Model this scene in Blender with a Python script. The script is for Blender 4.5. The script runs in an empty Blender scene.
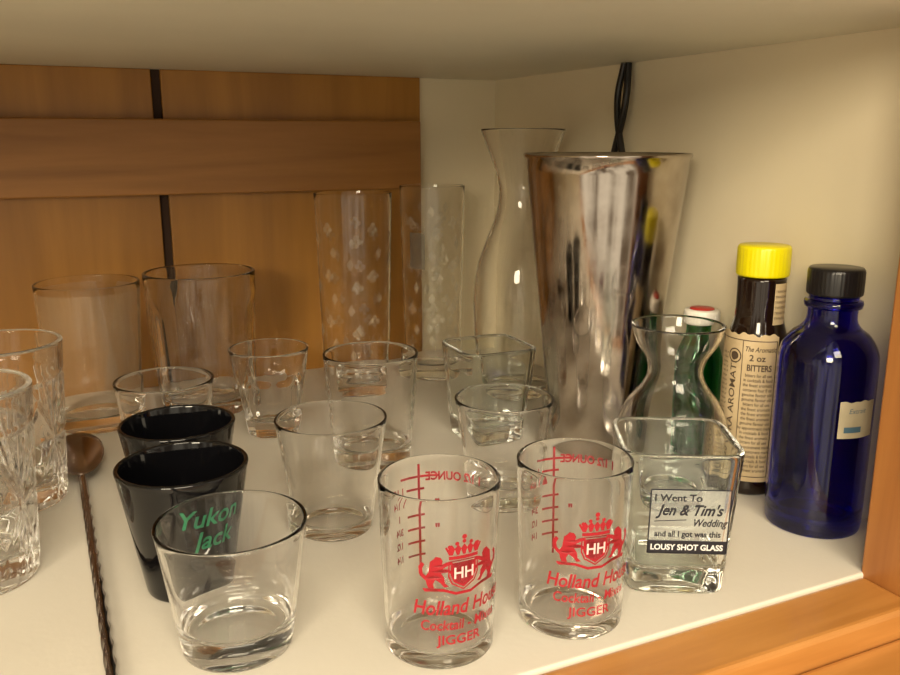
import bpy, bmesh, math, random
from math import sin, cos, pi, radians
random.seed(4)
S=0.01
sc=bpy.context.scene
sc.view_settings.view_transform='Standard'
sc.cycles.max_bounces=48
sc.cycles.transmission_bounces=48
sc.cycles.glossy_bounces=16
sc.cycles.transparent_max_bounces=32
YAW=radians(-25)
def W(x,y):
    return (x*cos(YAW)-y*sin(YAW), x*sin(YAW)+y*cos(YAW))

# ---------------- materials ----------------
def newmat(name):
    m=bpy.data.materials.new(name); m.use_nodes=True
    nt=m.node_tree; b=nt.nodes['Principled BSDF']
    return m,nt,b
def simple(name,col,rough=.5,metal=0,trans=0,ior=1.5,coat=0):
    m,nt,b=newmat(name)
    b.inputs['Base Color'].default_value=(*col,1)
    b.inputs['Roughness'].default_value=rough
    b.inputs['Metallic'].default_value=metal
    b.inputs['Transmission Weight'].default_value=trans
    b.inputs['IOR'].default_value=ior
    b.inputs['Coat Weight'].default_value=coat
    return m
def paint(name,c1,c2,rough=.5,scale=6):
    m,nt,b=newmat(name)
    tc=nt.nodes.new('ShaderNodeTexCoord')
    n=nt.nodes.new('ShaderNodeTexNoise'); n.inputs['Scale'].default_value=scale; n.inputs['Detail'].default_value=5
    r=nt.nodes.new('ShaderNodeValToRGB')
    r.color_ramp.elements[0].color=(*c1,1); r.color_ramp.elements[1].color=(*c2,1)
    r.color_ramp.elements[0].position=.3; r.color_ramp.elements[1].position=.7
    nt.links.new(tc.outputs['Object'],n.inputs['Vector']); nt.links.new(n.outputs['Fac'],r.inputs['Fac'])
    nt.links.new(r.outputs['Color'],b.inputs['Base Color'])
    n2=nt.nodes.new('ShaderNodeTexNoise'); n2.inputs['Scale'].default_value=300
    bp=nt.nodes.new('ShaderNodeBump'); bp.inputs['Strength'].default_value=.08; bp.inputs['Distance'].default_value=.001
    nt.links.new(tc.outputs['Object'],n2.inputs['Vector']); nt.links.new(n2.outputs['Fac'],bp.inputs['Height']); nt.links.new(bp.outputs['Normal'],b.inputs['Normal'])
    b.inputs['Roughness'].default_value=rough
    return m
def wood(name,dark,light,along='X',rough=.4,sc_=1.0,off=(0,0,0)):
    m,nt,b=newmat(name)
    tc=nt.nodes.new('ShaderNodeTexCoord'); mp=nt.nodes.new('ShaderNodeMapping')
    a,o=(2.2*sc_,26*sc_)
    mp.inputs['Scale'].default_value=(a,o,o) if along=='X' else (o,o,a)
    mp.inputs['Location'].default_value=off
    n=nt.nodes.new('ShaderNodeTexNoise'); n.inputs['Scale'].default_value=1; n.inputs['Detail'].default_value=8; n.inputs['Distortion'].default_value=1.2
    wv=nt.nodes.new('ShaderNodeTexNoise'); wv.inputs['Scale'].default_value=6; wv.inputs['Detail'].default_value=10
    mx=nt.nodes.new('ShaderNodeMath'); mx.operation='MULTIPLY_ADD'; mx.inputs[1].default_value=.3
    r=nt.nodes.new('ShaderNodeValToRGB')
    r.color_ramp.elements[0].color=(*dark,1); r.color_ramp.elements[1].color=(*light,1)
    r.color_ramp.elements[0].position=.45; r.color_ramp.elements[1].position=.85
    L=nt.links.new
    L(tc.outputs['Object'],mp.inputs['Vector']); L(mp.outputs['Vector'],n.inputs['Vector']); L(mp.outputs['Vector'],wv.inputs['Vector'])
    L(wv.outputs['Fac'],mx.inputs[0]); L(n.outputs['Fac'],mx.inputs[2]); L(mx.outputs[0],r.inputs['Fac']); L(r.outputs['Color'],b.inputs['Base Color'])
    b.inputs['Roughness'].default_value=rough
    return m
M_shelf=paint('shelf_paint',(.78,.73,.64),(.84,.79,.70),.45,9)
M_wall=paint('cream_paint',(.84,.75,.55),(.90,.81,.61),.5,7)
M_ceil=paint('ceiling_paint',(.74,.70,.56),(.80,.76,.61),.55,8)
M_wood=wood('wood_panel',(.33,.145,.022),(.47,.22,.038),'Z',.36,.8)
M_plank=wood('wood_batten',(.27,.115,.023),(.40,.18,.042),'X',.42,1.2,(3,1,2))
M_frame=wood('wood_frame',(.42,.17,.035),(.62,.29,.08),'X',.35,1.2,(1,4,2))
M_stile=wood('wood_stile',(.32,.12,.03),(.45,.19,.05),'Z',.35,1.2,(5,4,2))
M_gap=simple('gap_dark',(.04,.017,.007),.8)
M_glass=simple('clear_glass',(1,1,1),.0,0,1,1.40)
M_glassg=simple('greenish_glass',(.955,.99,.97),.0,0,1,1.42)
M_pink=simple('warm_glass',(1,.996,.988),.0,0,1,1.34)
M_blackg=simple('black_glass',(.003,.003,.004),.06,0,0,1.5,.0)
M_blue=simple('cobalt_glass',(.03,.035,.62),.02,0,1,1.5)
M_green=simple('green_glass',(.04,.5,.18),.03,0,1,1.5)
M_brown=simple('brown_glass',(.012,.005,.003),.08,0,0,1.5,.2)
M_yellow=simple('yellow_plastic',(.82,.72,.0),.35)
M_blackp=simple('black_plastic',(.010,.009,.010),.3)
M_white=simple('white_plastic',(.8,.78,.72),.4)
M_redp=simple('red_plastic',(.45,.03,.02),.4)
M_red=simple('red_ink',(.38,.006,.016),.6)
M_greenink=simple('green_ink',(.02,.24,.11),.5)
M_ink=simple('black_ink',(.012,.012,.02),.5)
M_ink2=simple('brown_ink',(.09,.058,.035),.6)
M_paper=paint('label_paper',(.50,.37,.20),(.70,.55,.34),.7,60)
M_wink=simple('white_ink',(.8,.8,.8),.5)
M_pinkink=simple('pale_ink',(.85,.6,.58),.5)
M_steeld=simple('dark_twisted_steel',(.30,.25,.23),.2,1)
def film(name,col,a):
    m,nt,b=newmat(name)
    b.inputs['Base Color'].default_value=(*col,1); b.inputs['Roughness'].default_value=.5
    b.inputs['Alpha'].default_value=a
    return m
M_film=film('translucent_film',(.75,.78,.8),.22)
M_etch=film('etched_film',(.88,.82,.68),.15)
M_etch2=film('faint_emboss_film',(.85,.82,.75),.25)
M_frost=film('frost_film',(.85,.74,.56),.11)
# steel
M_steel,nt,b=newmat('shaker_steel')
b.inputs['Metallic'].default_value=1
tc=nt.nodes.new('ShaderNodeTexCoord'); mp=nt.nodes.new('ShaderNodeMapping'); mp.inputs['Scale'].default_value=(60,60,7)
n=nt.nodes.new('ShaderNodeTexNoise'); n.inputs['Scale'].default_value=1; n.inputs['Detail'].default_value=6
n3=nt.nodes.new('ShaderNodeTexNoise'); n3.inputs['Scale'].default_value=45; n3.inputs['Detail'].default_value=8
mr=nt.nodes.new('ShaderNodeMapRange'); mr.inputs['From Min'].default_value=.35; mr.inputs['From Max'].default_value=.7; mr.inputs['To Min'].default_value=.06; mr.inputs['To Max'].default_value=.22
cr=nt.nodes.new('ShaderNodeValToRGB'); cr.color_ramp.elements[0].position=.3; cr.color_ramp.elements[0].color=(.34,.29,.25,1); cr.color_ramp.elements[1].position=.6; cr.color_ramp.elements[1].color=(.50,.45,.40,1)
bp=nt.nodes.new('ShaderNodeBump'); bp.inputs['Strength'].default_value=.12; bp.inputs['Distance'].default_value=.001
L=nt.links.new
L(tc.outputs['Object'],mp.inputs['Vector']);L(tc.outputs['Object'],n3.inputs['Vector']);L(mp.outputs['Vector'],n.inputs['Vector']);L(n3.outputs['Fac'],mr.inputs['Value']);L(mr.outputs[0],b.inputs['Roughness'])
L(n3.outputs['Fac'],cr.inputs['Fac']);L(cr.outputs['Color'],b.inputs['Base Color'])
L(n.outputs['Fac'],bp.inputs['Height']);L(bp.outputs['Normal'],b.inputs['Normal'])

# ---------------- helpers ----------------
def mkobj(name,verts,faces,mat,smooth=True,parent=None,scale=True):
    me=bpy.data.meshes.new(name)
    k=S if scale else 1
    me.from_pydata([(v[0]*k,v[1]*k,v[2]*k) for v in verts],[],faces)
    me.materials.append(mat)
    bm=bmesh.new(); bm.from_mesh(me); bmesh.ops.recalc_face_normals(bm,faces=bm.faces); bm.to_mesh(me); bm.free()
    if smooth:
        for p in me.polygons: p.use_smooth=True
    o=bpy.data.objects.new(name,me); sc.collection.objects.link(o)
    if parent: o.parent=parent
    return o
def box(name,x0,x1,y0,y1,z0,z1,mat,bevel=0,parent=None):
    v=[(x,y,z) for x in (x0,x1) for y in (y0,y1) for z in (z0,z1)]
    f=[(0,1,3,2),(4,6,7,5),(0,4,5,1),(2,3,7,6),(0,2,6,4),(1,5,7,3)]
    o=mkobj(name,v,f,mat,False,parent)
    if bevel:
        m=o.modifiers.new('bevel','BEVEL'); m.width=bevel*S; m.segments=3
    return o
def revolve(name,prof,mat,seg=96,shape=None,parent=None,flags=None):
    verts=[];faces=[];rings=[]
    for i,(r,z) in enumerate(prof):
        if r<=1e-6:
            rings.append([len(verts)]); verts.append((0,0,z))
        else:
            base=len(verts); ring=[]
            for k in range(seg):
                a=2*pi*k/seg
                m=shape(a,z,(flags[i] if flags else 0)) if shape else 1
                verts.append((r*m*cos(a),r*m*sin(a),z)); ring.append(base+k)
            rings.append(ring)
    for A,B in zip(rings[:-1],rings[1:]):
        if len(A)==1 and len(B)==1: continue
        for k in range(seg):
            k2=(k+1)%seg
            if len(A)==1: faces.append((A[0],B[k],B[k2]))
            elif len(B)==1: faces.append((A[k],A[k2],B[0]))
            else: faces.append((A[k],A[k2],B[k2],B[k]))
    return mkobj(name,verts,faces,mat,True,parent)
def cat(pts,n=6):
    out=[]
    P=[pts[0]]+pts+[pts[-1]]
    for i in range(1,len(P)-2):
        p0,p1,p2,p3=P[i-1],P[i],P[i+1],P[i+2]
        for j in range(n):
            t=j/n
            out.append(tuple(.5*((2*p1[k])+(-p0[k]+p2[k])*t+(2*p0[k]-5*p1[k]+4*p2[k]-p3[k])*t*t+(-p0[k]+3*p1[k]-3*p2[k]+p3[k])*t**3) for k in (0,1)))
    out.append(pts[-1]); return out
def glassprof(rb,rt,h,wall=.2,base=.9,n=24,f=lambda t:t,foot=0):
    R=lambda z: rb+(rt-rb)*f(max(0,min(1,z/h)))
    p=[(0,.14),(rb*.6,.12),(rb*.78,.03),(rb*.84,0),(R(0)-.14,0),(R(0)-.03,.04),(R(.12),.14)]
    fl=[0]*len(p)
    for i in range(1,n):
        z=.14+(h-.24)*i/n; p.append((R(z),z)); fl.append(0)
    hw=wall/2
    for k in range(9):
        a=pi*k/8; p.append((rt-hw+hw*cos(a),h-hw+hw*sin(a))); fl.append(0 if k<5 else 1)
    for i in range(n-1,0,-1):
        z=base+.35+(h-.1-base-.35)*i/n; p.append((R(z)-wall,z)); fl.append(1)
    ri=R(base+.35)-wall
    p+=[(ri,base+.35),(ri*.97,base+.2),(ri*.88,base+.07),(ri*.7,base+.01),(0,base)]; fl+=[1]*5
    return p,fl,R
def place(o,x,y,rot=0,z=.015):
    wx,wy=W(x,y); o.location=(wx*S,wy*S,z*S); o.rotation_euler=(0,0,YAW+radians(rot)); return o
def empty(name):
    e=bpy.data.objects.new(name,None); e.empty_display_size=.02; sc.collection.objects.link(e); return e
def textgeo(body,size,shear=0,offset=0,align='CENTER',spacing=1):
    c=bpy.data.curves.new('t','FONT'); c.body=body; c.size=size; c.align_x=align; c.shear=shear; c.offset=offset; c.resolution_u=4; c.space_character=spacing
    o=bpy.data.objects.new('t',c); sc.collection.objects.link(o)
    dg=bpy.context.evaluated_depsgraph_get(); dg.update()
    me=bpy.data.meshes.new_from_object(o.evaluated_get(dg))
    v=[(p.co.x,p.co.y) for p in me.vertices]; f=[tuple(p.vertices) for p in me.polygons]
    bpy.data.objects.remove(o); bpy.data.curves.remove(c); bpy.data.meshes.remove(me)
    return v,f
class Print:
    def __init__(s,mapper): s.m=mapper; s.v=[]; s.f=[]
    def add(s,v,f,dx=0,dy=0,off=.02,sx=1):
        b=len(s.v)
        for (x,y) in v: s.v.append(s.m(x*sx+dx,y+dy,off))
        for q in f: s.f.append(tuple(b+i for i in q))
    def text(s,t,size,dx,dy,sx=1,**k):
        off=k.pop('off',.03); vert=k.pop('vert',False)
        v,f=textgeo(t,size,**k)
        if vert: v=[(-y,x) for x,y in v]
        s.add(v,f,dx,dy,off,sx)
    def rect(s,x0,y0,x1,y1,off=.02,n=1):
        v=[];f=[]
        for i in range(n+1):
            x=x0+(x1-x0)*i/n; v+= [(x,y0),(x,y1)]
        for i in range(n): f.append((2*i,2*i+2,2*i+3,2*i+1))
        s.add(v,f,0,0,off)
    def line(s,x0,y0,x1,y1,w=.05,n=1,off=.02):
        d=math.hypot(x1-x0,y1-y0); nx,ny=-(y1-y0)/d*w/2,(x1-x0)/d*w/2
        v=[];f=[]
        for i in range(n+1):
            t=i/n; x=x0+(x1-x0)*t; y=y0+(y1-y0)*t; v+=[(x+nx,y+ny),(x-nx,y-ny)]
        for i in range(n): f.append((2*i,2*i+1,2*i+3,2*i+2))
        s.add(v,f,0,0,off)
    def poly(s,pts,dx=0,dy=0,k=1,flip=False,off=.02):
        p=[((-x if flip else x)*k,y*k) for x,y in pts]
        from mathutils.geometry import tessellate_polygon
        from mathutils import Vector
        t=tessellate_polygon([[Vector((x,y,0)) for x,y in p]])
        s.add(p,[tuple(q) for q in t],dx,dy,off)
    def disc(s,x,y,r,off=.02):
        n=12; s.add([(x+r*cos(2*pi*i/n),y+r*sin(2*pi*i/n)) for i in range(n)],[tuple(range(n))],0,0,off)
    def ring(s,x,y,r,w,off=.02,n=24):
        v=[];f=[]
        for i in range(n):
            a=2*pi*i/n; v+=[(x+(r-w)*cos(a),y+(r-w)*sin(a)),(x+r*cos(a),y+r*sin(a))]
        for i in range(n): j=(i+1)%n; f.append((2*i,2*i+1,2*j+1,2*j))
        s.add(v,f,0,0,off)
    def make(s,name,mat,parent):
        return mkobj(name,s.v,s.f,mat,False,parent)
def cyl(R,phi):
    def m(a,b,off):
        r=R(b)+off; ang=radians(phi)+a/r
        return (r*cos(ang),r*sin(ang),b)
    return m
def flat(R,h0):
    def m(a,b,off): return (a,-(R(b)+off),b)
    return m

# ---------------- cabinet shell ----------------
CZ=25.35
WX=38.45
box('floor',-32,WX+.6,25,73.5,-1.8,0,M_shelf,.12)
box('ceiling',-32,WX+.6,23.5,73.5,CZ,CZ+1.9,M_ceil)
box('wall_back',-32,WX+.6,72.5,74,0,CZ,M_wall)
box('wall_right',WX,WX+1.5,25.2,72.5,0,CZ,M_wall)
box('wall_left',-33.5,-32,23.5,74,-1.8,CZ+1.9,M_wall)
e=empty('wood_back_panel')
for i,(a,c) in enumerate([(-32,-14.4),(-13.8,8.0),(8.7,30.6)]):
    box('board_%d'%(i+1),a,c,71.9,72.5,0,CZ,M_wood,.08,e)
box('dark_gap_1',-14.4,-13.8,72.3,72.5,0,CZ,M_gap,0,e); box('dark_gap_2',8.0,8.7,72.3,72.5,0,CZ,M_gap,0,e)
box('trim_1',-32,30.0,70.3,71.9,15.8,21.6,M_plank,.15)
box('trim_2',33.3,42,22.0,25.2,-6,CZ+8,M_stile,.15)
box('trim_3',-33,33.3,22.1,25,-5,-.12,M_frame,.25)
box('trim_4',-33,42,19.6,22.0,-8,-1.3,M_frame,.3)

# ---------------- glasses ----------------
def shot(name,x,y,rb,rt,h,mat=M_glass,wall=.14,base=.9,shape=None,rot=0,f=lambda t:t,seg=96):
    p,fl,R=glassprof(rb,rt,h,wall,base,f=f)
    return place(revolve(name,p,mat,seg,shape,None,fl),x,y,rot)
shot('shot_glass',-8.65,31.05,2.2,2.97,5.4,base=1.1,wall=.15)
shot('shot_glass',-6.15,41.8,2.0,2.89,6.1,M_pink,.12,.55)
shot('shot_glass',-16.6,47.5,2.0,2.8,6.5,base=.8)
shot('shot_glass',3.0,45.1,1.85,2.75,6.15,base=1.3)
def facet(n,h,top=.72):
    def s(a,z,inner):
        if inner: return 1
        k=cos(pi/n)/cos((a%(2*pi/n))-pi/n)
        t=min(1,max(0,(z/h-top)/.08)); return k*(1-t)*.985+t
    return s
shot('shot_glass',-12.5,56.9,1.7,2.72,6.1,base=1.1,shape=facet(10,6.0,.62),seg=120,f=lambda t:t**.8)
def ringed(a,z,inner): return 1+ (0 if inner else .012*(sin(z*9) if z>1 and z<4.5 else 0))
e=empty('embossed_shot_glass'); p,fl,R=glassprof(2.45,3.0,7.0,.16,1.0)
revolve('glass_body',p,M_pink,96,ringed,e,fl)
P=Print(cyl(R,-95)); P.text('B U C K S',.7,-.9,6.1,offset=.01); P.make('lettering',M_etch2,e); place(e,-5.0,51.9)
# black shot glasses
p,fl,R=glassprof(1.9,2.9,5.95,.22,.9)
e=empty('black_shot_glass'); revolve('glass_body',p,M_blackg,96,None,e,fl)
P=Print(cyl(R,-50)); P.text('Yukon',1.2,0,3.85,sx=.95,shear=.25,offset=.02); P.text('Jack',1.2,.2,2.75,sx=.95,shear=.25,offset=.02)
P.make('lettering',M_greenink,e); place(e,-12.0,35.8)
o=revolve('black_shot_glass',p,M_blackg,96,None,None,fl); place(o,-14.0,41.5)

# jigger glasses
lion=[(-.10,-.42),(.05,-.42),(.02,-.30),(.08,-.18),(.22,-.28),(.30,-.40),(.42,-.38),(.32,-.28),(.30,-.12),(.22,.0),(.40,.02),(.50,-.06),(.52,.02),(.42,.10),(.26,.12),(.42,.22),(.54,.20),(.50,.30),(.36,.30),(.24,.24),(.26,.34),(.20,.44),(.08,.46),(.02,.38),(-.06,.32),(-.08,.18),(-.10,.02),(-.16,-.08),(-.24,-.02),(-.26,.12),(-.20,.24),(-.28,.30),(-.36,.16),(-.34,-.04),(-.24,-.16),(-.16,-.22),(-.14,-.32)]
shield=[(-.36,.30),(.36,.30),(.36,-.05),(.28,-.24),(0,-.42),(-.28,-.24),(-.36,-.05)]
sh_out=[(-.43,.36),(.43,.36),(.43,-.08),(.33,-.30),(0,-.50),(-.33,-.30),(-.43,-.08)]
sh_in=[(-.39,.325),(.39,.325),(.39,-.065),(.30,-.27),(0,-.455),(-.30,-.27),(-.39,-.065)]
def jigger(x,y,phi,bphi):
    e=empty('jigger_glass'); p,fl,R=glassprof(2.2,2.42,7.15,.12,.45)
    revolve('glass_body',p,M_pink,96,None,e,fl)
    P=Print(cyl(R,phi))
    cy=4.15; K=1.45
    P.poly(shield,0,cy,K)
    n=len(sh_out); P.add([(x_*K,y_*K) for x_,y_ in sh_out+sh_in],[(i,(i+1)%n,(i+1)%n+n,i+n) for i in range(n)],0,cy)
    P.rect(-.6,cy+.58,.6,cy+.72,n=4)
    for i in range(5):
        a=-.5+.25*i
        P.poly([(a-.05,0),(a+.05,0),(a+.13,.26),(a,.44),(a-.13,.26)],0,cy+.76)
        P.disc(a*1.15,cy+1.3-.5*abs(a)**1.4,.08)
    P.disc(0,cy+1.48,.10)
    P.line(-.55,cy+.78,-.72,cy+1.1,.08); P.line(.55,cy+.78,.72,cy+1.1,.08)
    P.poly(lion,-1.22,cy+.05,1.5); P.poly(lion,1.22,cy+.05,1.5,True)
    P.poly([(-1.6,-.60),(-.8,-.60),(-.3,-.78),(.3,-.78),(.8,-.60),(1.6,-.60),(1.5,-.74),(.8,-.72),(.3,-.90),(-.3,-.90),(-.8,-.72),(-1.5,-.74)],0,cy)
    P.text('Holland House',.86,.1,2.45,sx=.80,shear=.2,offset=.016,off=.03)
    P.text('Cocktail - Mixes',.62,0,1.78,sx=.82,shear=.1,offset=.010,off=.03)
    P.text('JIGGER',.58,-.1,1.15,offset=.010,off=.03)
    P.make('red_crest_print',M_red,e)
    P=Print(cyl(R,phi)); P.text('HH',.66,0,cy-.2,off=.05,offset=.012,sx=.9)
    P.make('crest_letters',M_pinkink,e)
    P=Print(cyl(R,bphi))
    P.line(0,1.7,0,6.75,.11,8)
    for z,l,t in [(6.2,.9,''),(5.65,.6,'1 1/2'),(5.1,.6,'1 1/4'),(4.5,.6,'1'),(3.9,.6,'3/4'),(3.3,.6,'1/2'),(2.7,.6,'1/4')]:
        P.line(-l*.4 if z<6 else -.9,z,l,z,.10,4)
        if t: P.text(t,.42,1.05,z-.12,sx=.8,offset=.014)
    P.text('1 1/2 OUNCE',.52,-1.6,6.0,sx=.85,offset=.018)
    P.text('"',.6,-.8,4.7,offset=.02); P.text('"',.6,-.8,3.6,offset=.02);P.text('"',.6,-1.6,4.7,offset=.02)
    P.make('measure_scale_print',M_red,e)
    place(e,x,y)
jigger(-.43,31.3,-66,112)
jigger(5.2,33.3,-75,104)

# square shot glasses
def sq(a,z,inner):
    n=6; return 1/((abs(cos(a))**n+abs(sin(a))**n)**(1/n))
def square(name,parent=None,hb=2.1,ht=2.65,h=6.5,mat=M_glassg):
    p,fl,R=glassprof(hb,ht,h,.24,1.1)
    return revolve(name,p,mat,128,sq,parent,fl),R
o,R=square('square_shot_glass'); place(o,2.6,56.2,24)
e=empty('square_shot_glass'); o,R=square('glass_body',e,2.2,2.68,6.8)
F=flat(R,0)
P=Print(F)
xa,xb,la,lb=-1.45,2.0,2.1,5.2
for (a,b_,c,d) in [(xa,lb,xb,lb),(xa,la,xb,la),(xa,la,xa,lb),(xb,la,xb,lb)]: P.line(a,b_,c,d,.06)
P.rect(xa,la,xb,2.72)
P.text('I Went To',.48,xa+.15,4.65,align='LEFT',offset=.008)
P.text("Jen & Tim's",.72,.28,3.98,shear=.35,offset=.018,sx=.84)
P.text('Wedding',.5,1.15,3.45,shear=.3,offset=.010,sx=.8)
P.line(xa+.2,3.66,xa+1.6,3.75,.04)
P.text('and all I got was this',.40,.25,2.92,sx=.88,offset=.010)
P.make('label_print',M_ink,e)
P=Print(F); P.text('LOUSY SHOT GLASS',.39,.25,2.27,off=.04,sx=.9,offset=.012); P.make('label_white_print',M_wink,e)
P=Print(F); P.rect(xa,la,xb,lb,off=.008); P.make('label_backing',M_film,e)
place(e,10.35,37.0,-3)

# tumblers at the back
e=empty('frosted_tumbler'); p,fl,R=glassprof(2.9,3.5,10.3,.16,.9)
revolve('glass_body',p,M_pink,96,None,e,fl)
P=Print(cyl(R,-90)); P.rect(-10.2,1.2,10.2,9.8,.03,64); P.make('frosted_band',M_frost,e); place(e,-25.5,59)
def ribs(a,z,inner):
    if inner: return 1
    t=max(0,min(1,(8.6-z)/1.0)); return 1+.018*t*abs(sin(a*9))*1.3 + (.03*math.exp(-((z-9.0)/.2)**2))
shot('ribbed_tumbler',-18.6,62.5,3.1,4.05,10.55,M_glass,.26,1.0,ribs,seg=216,f=lambda t:t**.6)
def highball(x,y,r,h=15.8,sticker=False):
    e=empty('highball_glass'); p,fl,R=glassprof(r*.86,r,h,.11,1.2)
    revolve('glass_body',p,M_pink,96,None,e,fl)
    P=Print(cyl(R,-90))
    for c in range(10):
        for k in range(7):
            a=(c-5)*1.85+(.5 if k%2 else 0); z=2.6+k*1.8+(.9 if c%2 else 0)
            if z>h-2: continue
            if (c+k)%2: P.poly([(0,-.5),(.3,0),(0,.5),(-.3,0)],a,z)
            else:
                P.disc(a,z+.28,.22); P.disc(a+.27,z-.05,.22); P.disc(a-.27,z-.05,.22); P.poly([(-.05,-.1),(.05,-.1),(.18,-.5),(-.18,-.5)],a,z)
    P.make('etched_pattern',M_etch,e)
    if sticker:
        P=Print(cyl(R,-98)); P.rect(-1.6,9.6,-.2,12.6,.05,6); P.make('grey_sticker',film('grey_sticker_film',(.16,.14,.11),.6),e)
    place(e,x,y)
highball(-7.6,67.2,3.05,16.0); highball(-1.5,72.0,2.75,16.3,True)
def cut(a,z,inner):
    if inner: return 1
    g=0
    if .5<z<7.2:
        u=(a/(2*pi)*9)%1-.5; zz=(z-3.9)/3.3
        for ang in (0,30,60,90,120,150):
            d=abs(u*2*1.1*sin(radians(ang))-zz*cos(radians(ang)))
            g=max(g,1-d/.09)
    if z>=7.2 and z<7.5: g=.5
    return 1-.03*max(0,g)
def crystal(x,y):
    p,fl,R=glassprof(2.85,3.4,9.25,.3,1.3,n=70)
    o=revolve('crystal_tumbler',p,M_glass,288,cut,None,fl); place(o,x,y,10)
crystal(-22.4,36.4); crystal(-24.9,45.2)

# carafes
def carafe(name,pts,x,y,wall,base):
    out=cat([(r,z) for z,r in pts],7)
    h=out[-1][1]; rt=out[-1][0]
    p=[(0,.25),(out[0][0]*.6,.2),(out[0][0]*.8,.03),(out[0][0]*.9,0)]+out
    p+=[(rt-wall*.2,h+.06),(rt-wall*.6,h+.07),(rt-wall,h)]
    inn=[(max(.3,r-wall),z) for r,z in out if z>base+.3 and z<h-.05][::-1]
    p+=inn+[(inn[-1][0]*.93,base+.12),(inn[-1][0]*.7,base),(0,base)]
    return place(revolve(name,p,M_glass,112),x,y)
carafe('glass_carafe',[(.1,2.9),(.5,3.25),(4,3.6),(7.5,3.75),(10,3.5),(12.2,2.8),(14.2,2.05),(15.8,1.8),(17,1.95),(18.5,2.4),(20,3.0),(20.75,3.25)],5.6,66.9,.17,.8)
carafe('small_glass_carafe',[(.1,2.35),(.4,2.7),(2,3.0),(4.0,3.08),(5.4,2.7),(6.6,1.85),(7.4,1.52),(8.2,1.68),(9.2,2.25),(10.1,2.52)],12.55,45.7,.17,.9)

# shaker tin
R=lambda z:2.95+2.13*z/19.2
p=[(0,.15),(2.4,.12),(2.7,.0),(2.9,.05),(3.0,.2)]+[(R(z),z) for z in [.5,1,2,4,6,8,10,12,14,16,18,18.85]]
p+=[(5.15,18.95),(5.18,19.08),(5.12,19.2),(5.02,19.2),(4.95,19.1)]+[(R(z)-.1,z) for z in [18.5,14,10,6,3,.6]]+[(2.6,.3),(0,.3)]
place(revolve('cocktail_shaker_tin',p,M_steel,128),9.75,54)

# bottles
def cap(name,r,z0,z1,mat,parent,ridge=.02,n=40):
    p=[(0,z0),(r*.96,z0),(r,z0+.06),(r,z0+.15),(r,z1-.2),(r*.99,z1-.08),(r*.94,z1),(0,z1)]
    def s(a,z,i): return 1+(ridge*(1 if sin(a*n)>0 else 0) if z0+.1<z<z1-.1 else 0)
    return revolve(name,p,mat,n*4,s,parent)
e=empty('bitters_bottle')
p=[(0,.1),(1.3,.02),(1.55,0),(1.68,.15)]+[(1.7,z) for z in (.5,3,6,8.2)]+cat([(1.7,8.4),(1.66,9.0),(1.45,9.7),(1.32,10.4),(1.3,11.5),(1.32,12.5)],5)+[(1.0,12.6),(0,12.6)]
revolve('bottle_body',p,M_brown,96,None,e)
cap('yellow_cap',1.42,12.6,14.3,M_yellow,e,.012,36)
def labelstrip(name,R,phi0,phi1,z0,z1,mat,e,off=.03,n=40,wav=0):
    v=[];f=[]
    for i in range(n+1):
        a=radians(phi0+(phi1-phi0)*i/n)
        for j,z in enumerate((z0,z1)):
            r=R(z)+off; zz=z+(wav*sin(i*.9)*sin(i*.37) if j else 0); v.append((r*cos(a),r*sin(a),zz))
    for i in range(n): f.append((2*i,2*i+2,2*i+3,2*i+1))
    return mkobj(name,v,f,mat,True,e)
RL=lambda z:1.74
labelstrip('paper_label',RL,-215,-70,.9,9.5,M_paper,e,wav=.12)
labelstrip('neck_label',lambda z:1.34,-78,-38,9.9,12.3,M_paper,e,.04,12)
P=Print(cyl(RL,-110))
o_=.05
P.line(-2.9,9.15,1.15,9.15,.05,20,o_); P.line(-2.9,1.2,1.15,1.2,.05,20,o_); P.line(1.15,1.2,1.15,9.15,.05,1,o_); P.line(-.72,1.2,-.72,9.15,.04,1,o_)
P.text('The Aromatic',.40,.24,8.55,off=o_,sx=.76,shear=.3,offset=.006); P.text('2 oz',.5,.1,8.02,off=o_,offset=.01); P.text('BITTERS',.5,.24,7.45,off=o_,sx=.76,offset=.014)
for k in range(21):
    z=7.1-k*.28
    P.text(random.choice(['the finest aromatic','bitters for all use','in cocktails & food','genuine flavour old','by appointment made','contents four fl oz']),.26,.24,z,off=o_,sx=.82,offset=.003)
P.ring(-1.2,8.2,.42,.07,o_); P.disc(-1.2,8.2,.24,o_)
P.text('ANGOSTURA AROMATIC',.7,-1.05,4.4,off=o_,vert=True,sx=.8,offset=.006)
for k in range(26):
    P.text(random.choice(['cuisine','recipe','dash of','flavor']),.2,-1.95,8.2-k*.27,off=o_)
P.make('label_print',M_ink2,e)
P=Print(cyl(lambda z:1.34,-58)); 
for k in range(6): P.text('TRINIDAD',.2,0,11.8-k*.3,off=.06)
P.make('neck_print',M_ink2,e)
place(e,17.55,47.3)
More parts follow.
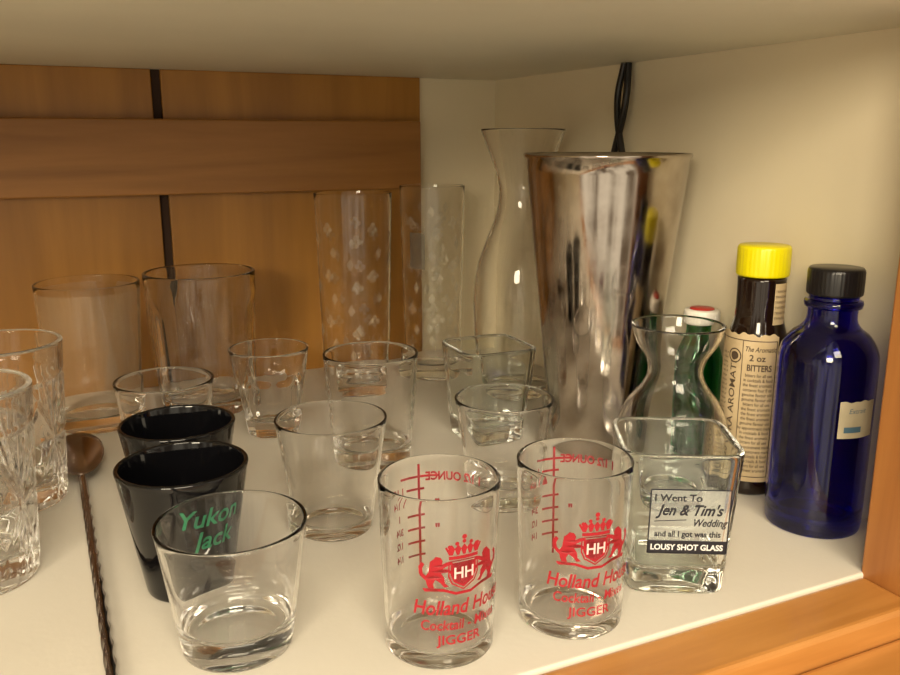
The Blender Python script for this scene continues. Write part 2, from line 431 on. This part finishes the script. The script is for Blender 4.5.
# blue bottle
e=empty('blue_glass_bottle')
out=cat([(2.22,.05),(2.4,.3),(2.43,3),(2.43,6),(2.43,8.7),(2.32,9.6),(1.92,10.3),(1.45,10.7),(1.22,11.1),(1.2,11.8),(1.2,12.3)],6)
p=[(0,.2),(1.7,.12),(2.1,.0)]+out+[(1.0,12.35),(.8,12.3)]+[(r-.28,z) for r,z in out[::-1] if .8<z<12.2]+[(1.9,.6),(0,.5)]
revolve('bottle_body',p,M_blue,112,None,e)
cap('black_cap',1.34,12.37,13.75,M_blackp,e,.012,40)
revolve('neck_ring',[(1.2,11.7),(1.38,11.75),(1.42,11.95),(1.38,12.1),(1.2,12.15)],M_blue,64,None,e)
labelstrip('price_sticker',lambda z:2.44,-96,-46,5.5,7.4,paint('faded_sticker',(.36,.31,.2),(.55,.49,.36),.7,40),e,.02,20,.05)
P=Print(cyl(lambda z:2.44,-72)); P.text('Extrait',.36,-.1,6.8,off=.04,shear=.2,offset=.0); P.rect(-.75,5.8,.2,6.1,.04,6); P.make('sticker_print',simple('blue_ink',(.06,.13,.19),.6),e)
place(e,19.5,42.5)
# green bottle
e=empty('green_glass_bottle')
out=cat([(1.3,.05),(1.42,.3),(1.45,3),(1.45,6.2),(1.35,7.0),(1.05,7.8),(.85,8.4),(.85,8.9)],6)
p=[(0,.15),(1.0,.1),(1.2,0)]+out+[(.6,8.92)]+[(r-.2,z) for r,z in out[::-1] if .6<z<8.8]+[(0,.5)]
revolve('bottle_body',p,M_green,80,None,e)
cap('white_cap',1.08,8.93,9.8,M_white,e,.02,30)
revolve('red_cap_top',[(0,9.81),(.65,9.81),(.75,9.84),(.7,9.9),(0,9.92)],M_redp,60,None,e)
place(e,15.6,51.6)

# twisted bar spoon
A=(-10.85,24.4,.26); B=(-21.5,46.6,.85)
v=[];f=[];N=260
dx,dy=B[0]-A[0],B[1]-A[1]; Ln=math.hypot(dx,dy); ux,uy=dx/Ln,dy/Ln; px,py=-uy,ux
for i in range(N+1):
    t=i/N; cx,cy_=A[0]+dx*t,A[1]+dy*t; cz=A[2]+(B[2]-A[2])*t**3
    tw=t*2*pi*4.5 if t<.9 else .9*2*pi*4.5
    r=.24
    for k in range(8):
        a=2*pi*k/8; rr=r*(1 if k%2==0 else .70)
        ca,sa=cos(a+tw)*rr,sin(a+tw)*rr
        v.append((cx+px*ca,cy_+py*ca,cz+sa))
for i in range(N):
    for k in range(8):
        f.append((i*8+k,i*8+(k+1)%8,(i+1)*8+(k+1)%8,(i+1)*8+k))
f.append(tuple(range(8))); f.append(tuple(N*8+k for k in range(8)))
BL,BW=3.9,1.45
c0=len(v); cxb,cyb=B[0]+ux*(BL-.15),B[1]+uy*(BL-.15)
nr,na=10,40
for side in (0,1):
    for i in range(nr+1):
        q=i/nr
        for k in range(na):
            a=2*pi*k/na; lx=cos(a)*q*BL; ly=sin(a)*q*BW*(1+.12*cos(a))
            z=.12+.85*q*q + (.09 if side==0 else 0)
            v.append((cxb+ux*lx+px*ly,cyb+uy*lx+py*ly,z))
for side in (0,1):
    b0=c0+side*(nr+1)*na
    for i in range(nr):
        for k in range(na): f.append((b0+i*na+k,b0+i*na+(k+1)%na,b0+(i+1)*na+(k+1)%na,b0+(i+1)*na+k))
for k in range(na):
    a=c0+nr*na; b_=c0+(nr+1)*na+nr*na
    f.append((a+k,a+(k+1)%na,b_+(k+1)%na,b_+k))
v=[(*W(q[0],q[1]),q[2]) for q in v]
mkobj('bar_spoon',v,f,M_steeld,True)

# power cable
cu=bpy.data.curves.new('power_cable','CURVE'); cu.dimensions='3D'; cu.bevel_depth=.0025; cu.bevel_resolution=4; cu.resolution_u=16
sp=cu.splines.new('BEZIER'); pts=[(37.9,52.0,25.3),(37.8,52.5,22.8),(37.8,51.3,17.5),(37.8,50.4,4),(37.5,51.7,.4),(37.8,53.2,4),(37.8,53.0,17.5),(37.8,51.5,22.8),(37.9,51.5,25.3)]
sp.bezier_points.add(len(pts)-1)
for b_,q in zip(sp.bezier_points,pts):
    b_.co=[c*S for c in q]; b_.handle_left_type=b_.handle_right_type='AUTO'
o=bpy.data.objects.new('power_cable',cu); sc.collection.objects.link(o); cu.materials.append(M_blackp)

# ---------------- light ----------------
def area(name,loc,target,size,power,col):
    from mathutils import Vector
    l=bpy.data.lights.new(name,'AREA'); l.shape='RECTANGLE'; l.size=size[0]; l.size_y=size[1]; l.energy=power; l.color=col
    o=bpy.data.objects.new(name,l); sc.collection.objects.link(o); o.location=loc
    d=Vector(target)-Vector(loc); o.rotation_euler=d.to_track_quat('-Z','Y').to_euler()
area('ceiling_lamp',(-.15,-1.1,1.1),(.2,.5,.1),(.8,.6),24,(1,.86,.62))
area('left_fill',(-.9,-.95,.60),(.36,.5,.08),(.45,.45),20,(1,.85,.60))  # added low fill from the left, brightens right wall and back; no real lamp
w=bpy.data.worlds.new('world'); sc.world=w; w.use_nodes=True; nt=w.node_tree; bg=nt.nodes['Background']
tc=nt.nodes.new('ShaderNodeTexCoord'); mp=nt.nodes.new('ShaderNodeMapping'); mp.inputs['Scale'].default_value=(1,1,.3); mp.inputs['Location'].default_value=(2,1,0)
n=nt.nodes.new('ShaderNodeTexNoise'); n.inputs['Scale'].default_value=4.5; n.inputs['Detail'].default_value=3
r=nt.nodes.new('ShaderNodeValToRGB'); r.color_ramp.elements[0].position=.43; r.color_ramp.elements[0].color=(.22,.16,.10,1); r.color_ramp.elements[1].position=.6; r.color_ramp.elements[1].color=(1,.87,.65,1)
L=nt.links.new
L(tc.outputs['Generated'],mp.inputs[0]); L(mp.outputs[0],n.inputs['Vector']); L(n.outputs['Fac'],r.inputs['Fac']); L(r.outputs['Color'],bg.inputs['Color'])
bg.inputs['Strength'].default_value=1.3

cam=bpy.data.cameras.new('camera'); cam.sensor_width=36; cam.lens=34; cam.clip_start=.01
co=bpy.data.objects.new('camera',cam); sc.collection.objects.link(co)
co.location=(0,0,.20); co.rotation_euler=(radians(90-13.08),0,YAW)
sc.camera=co
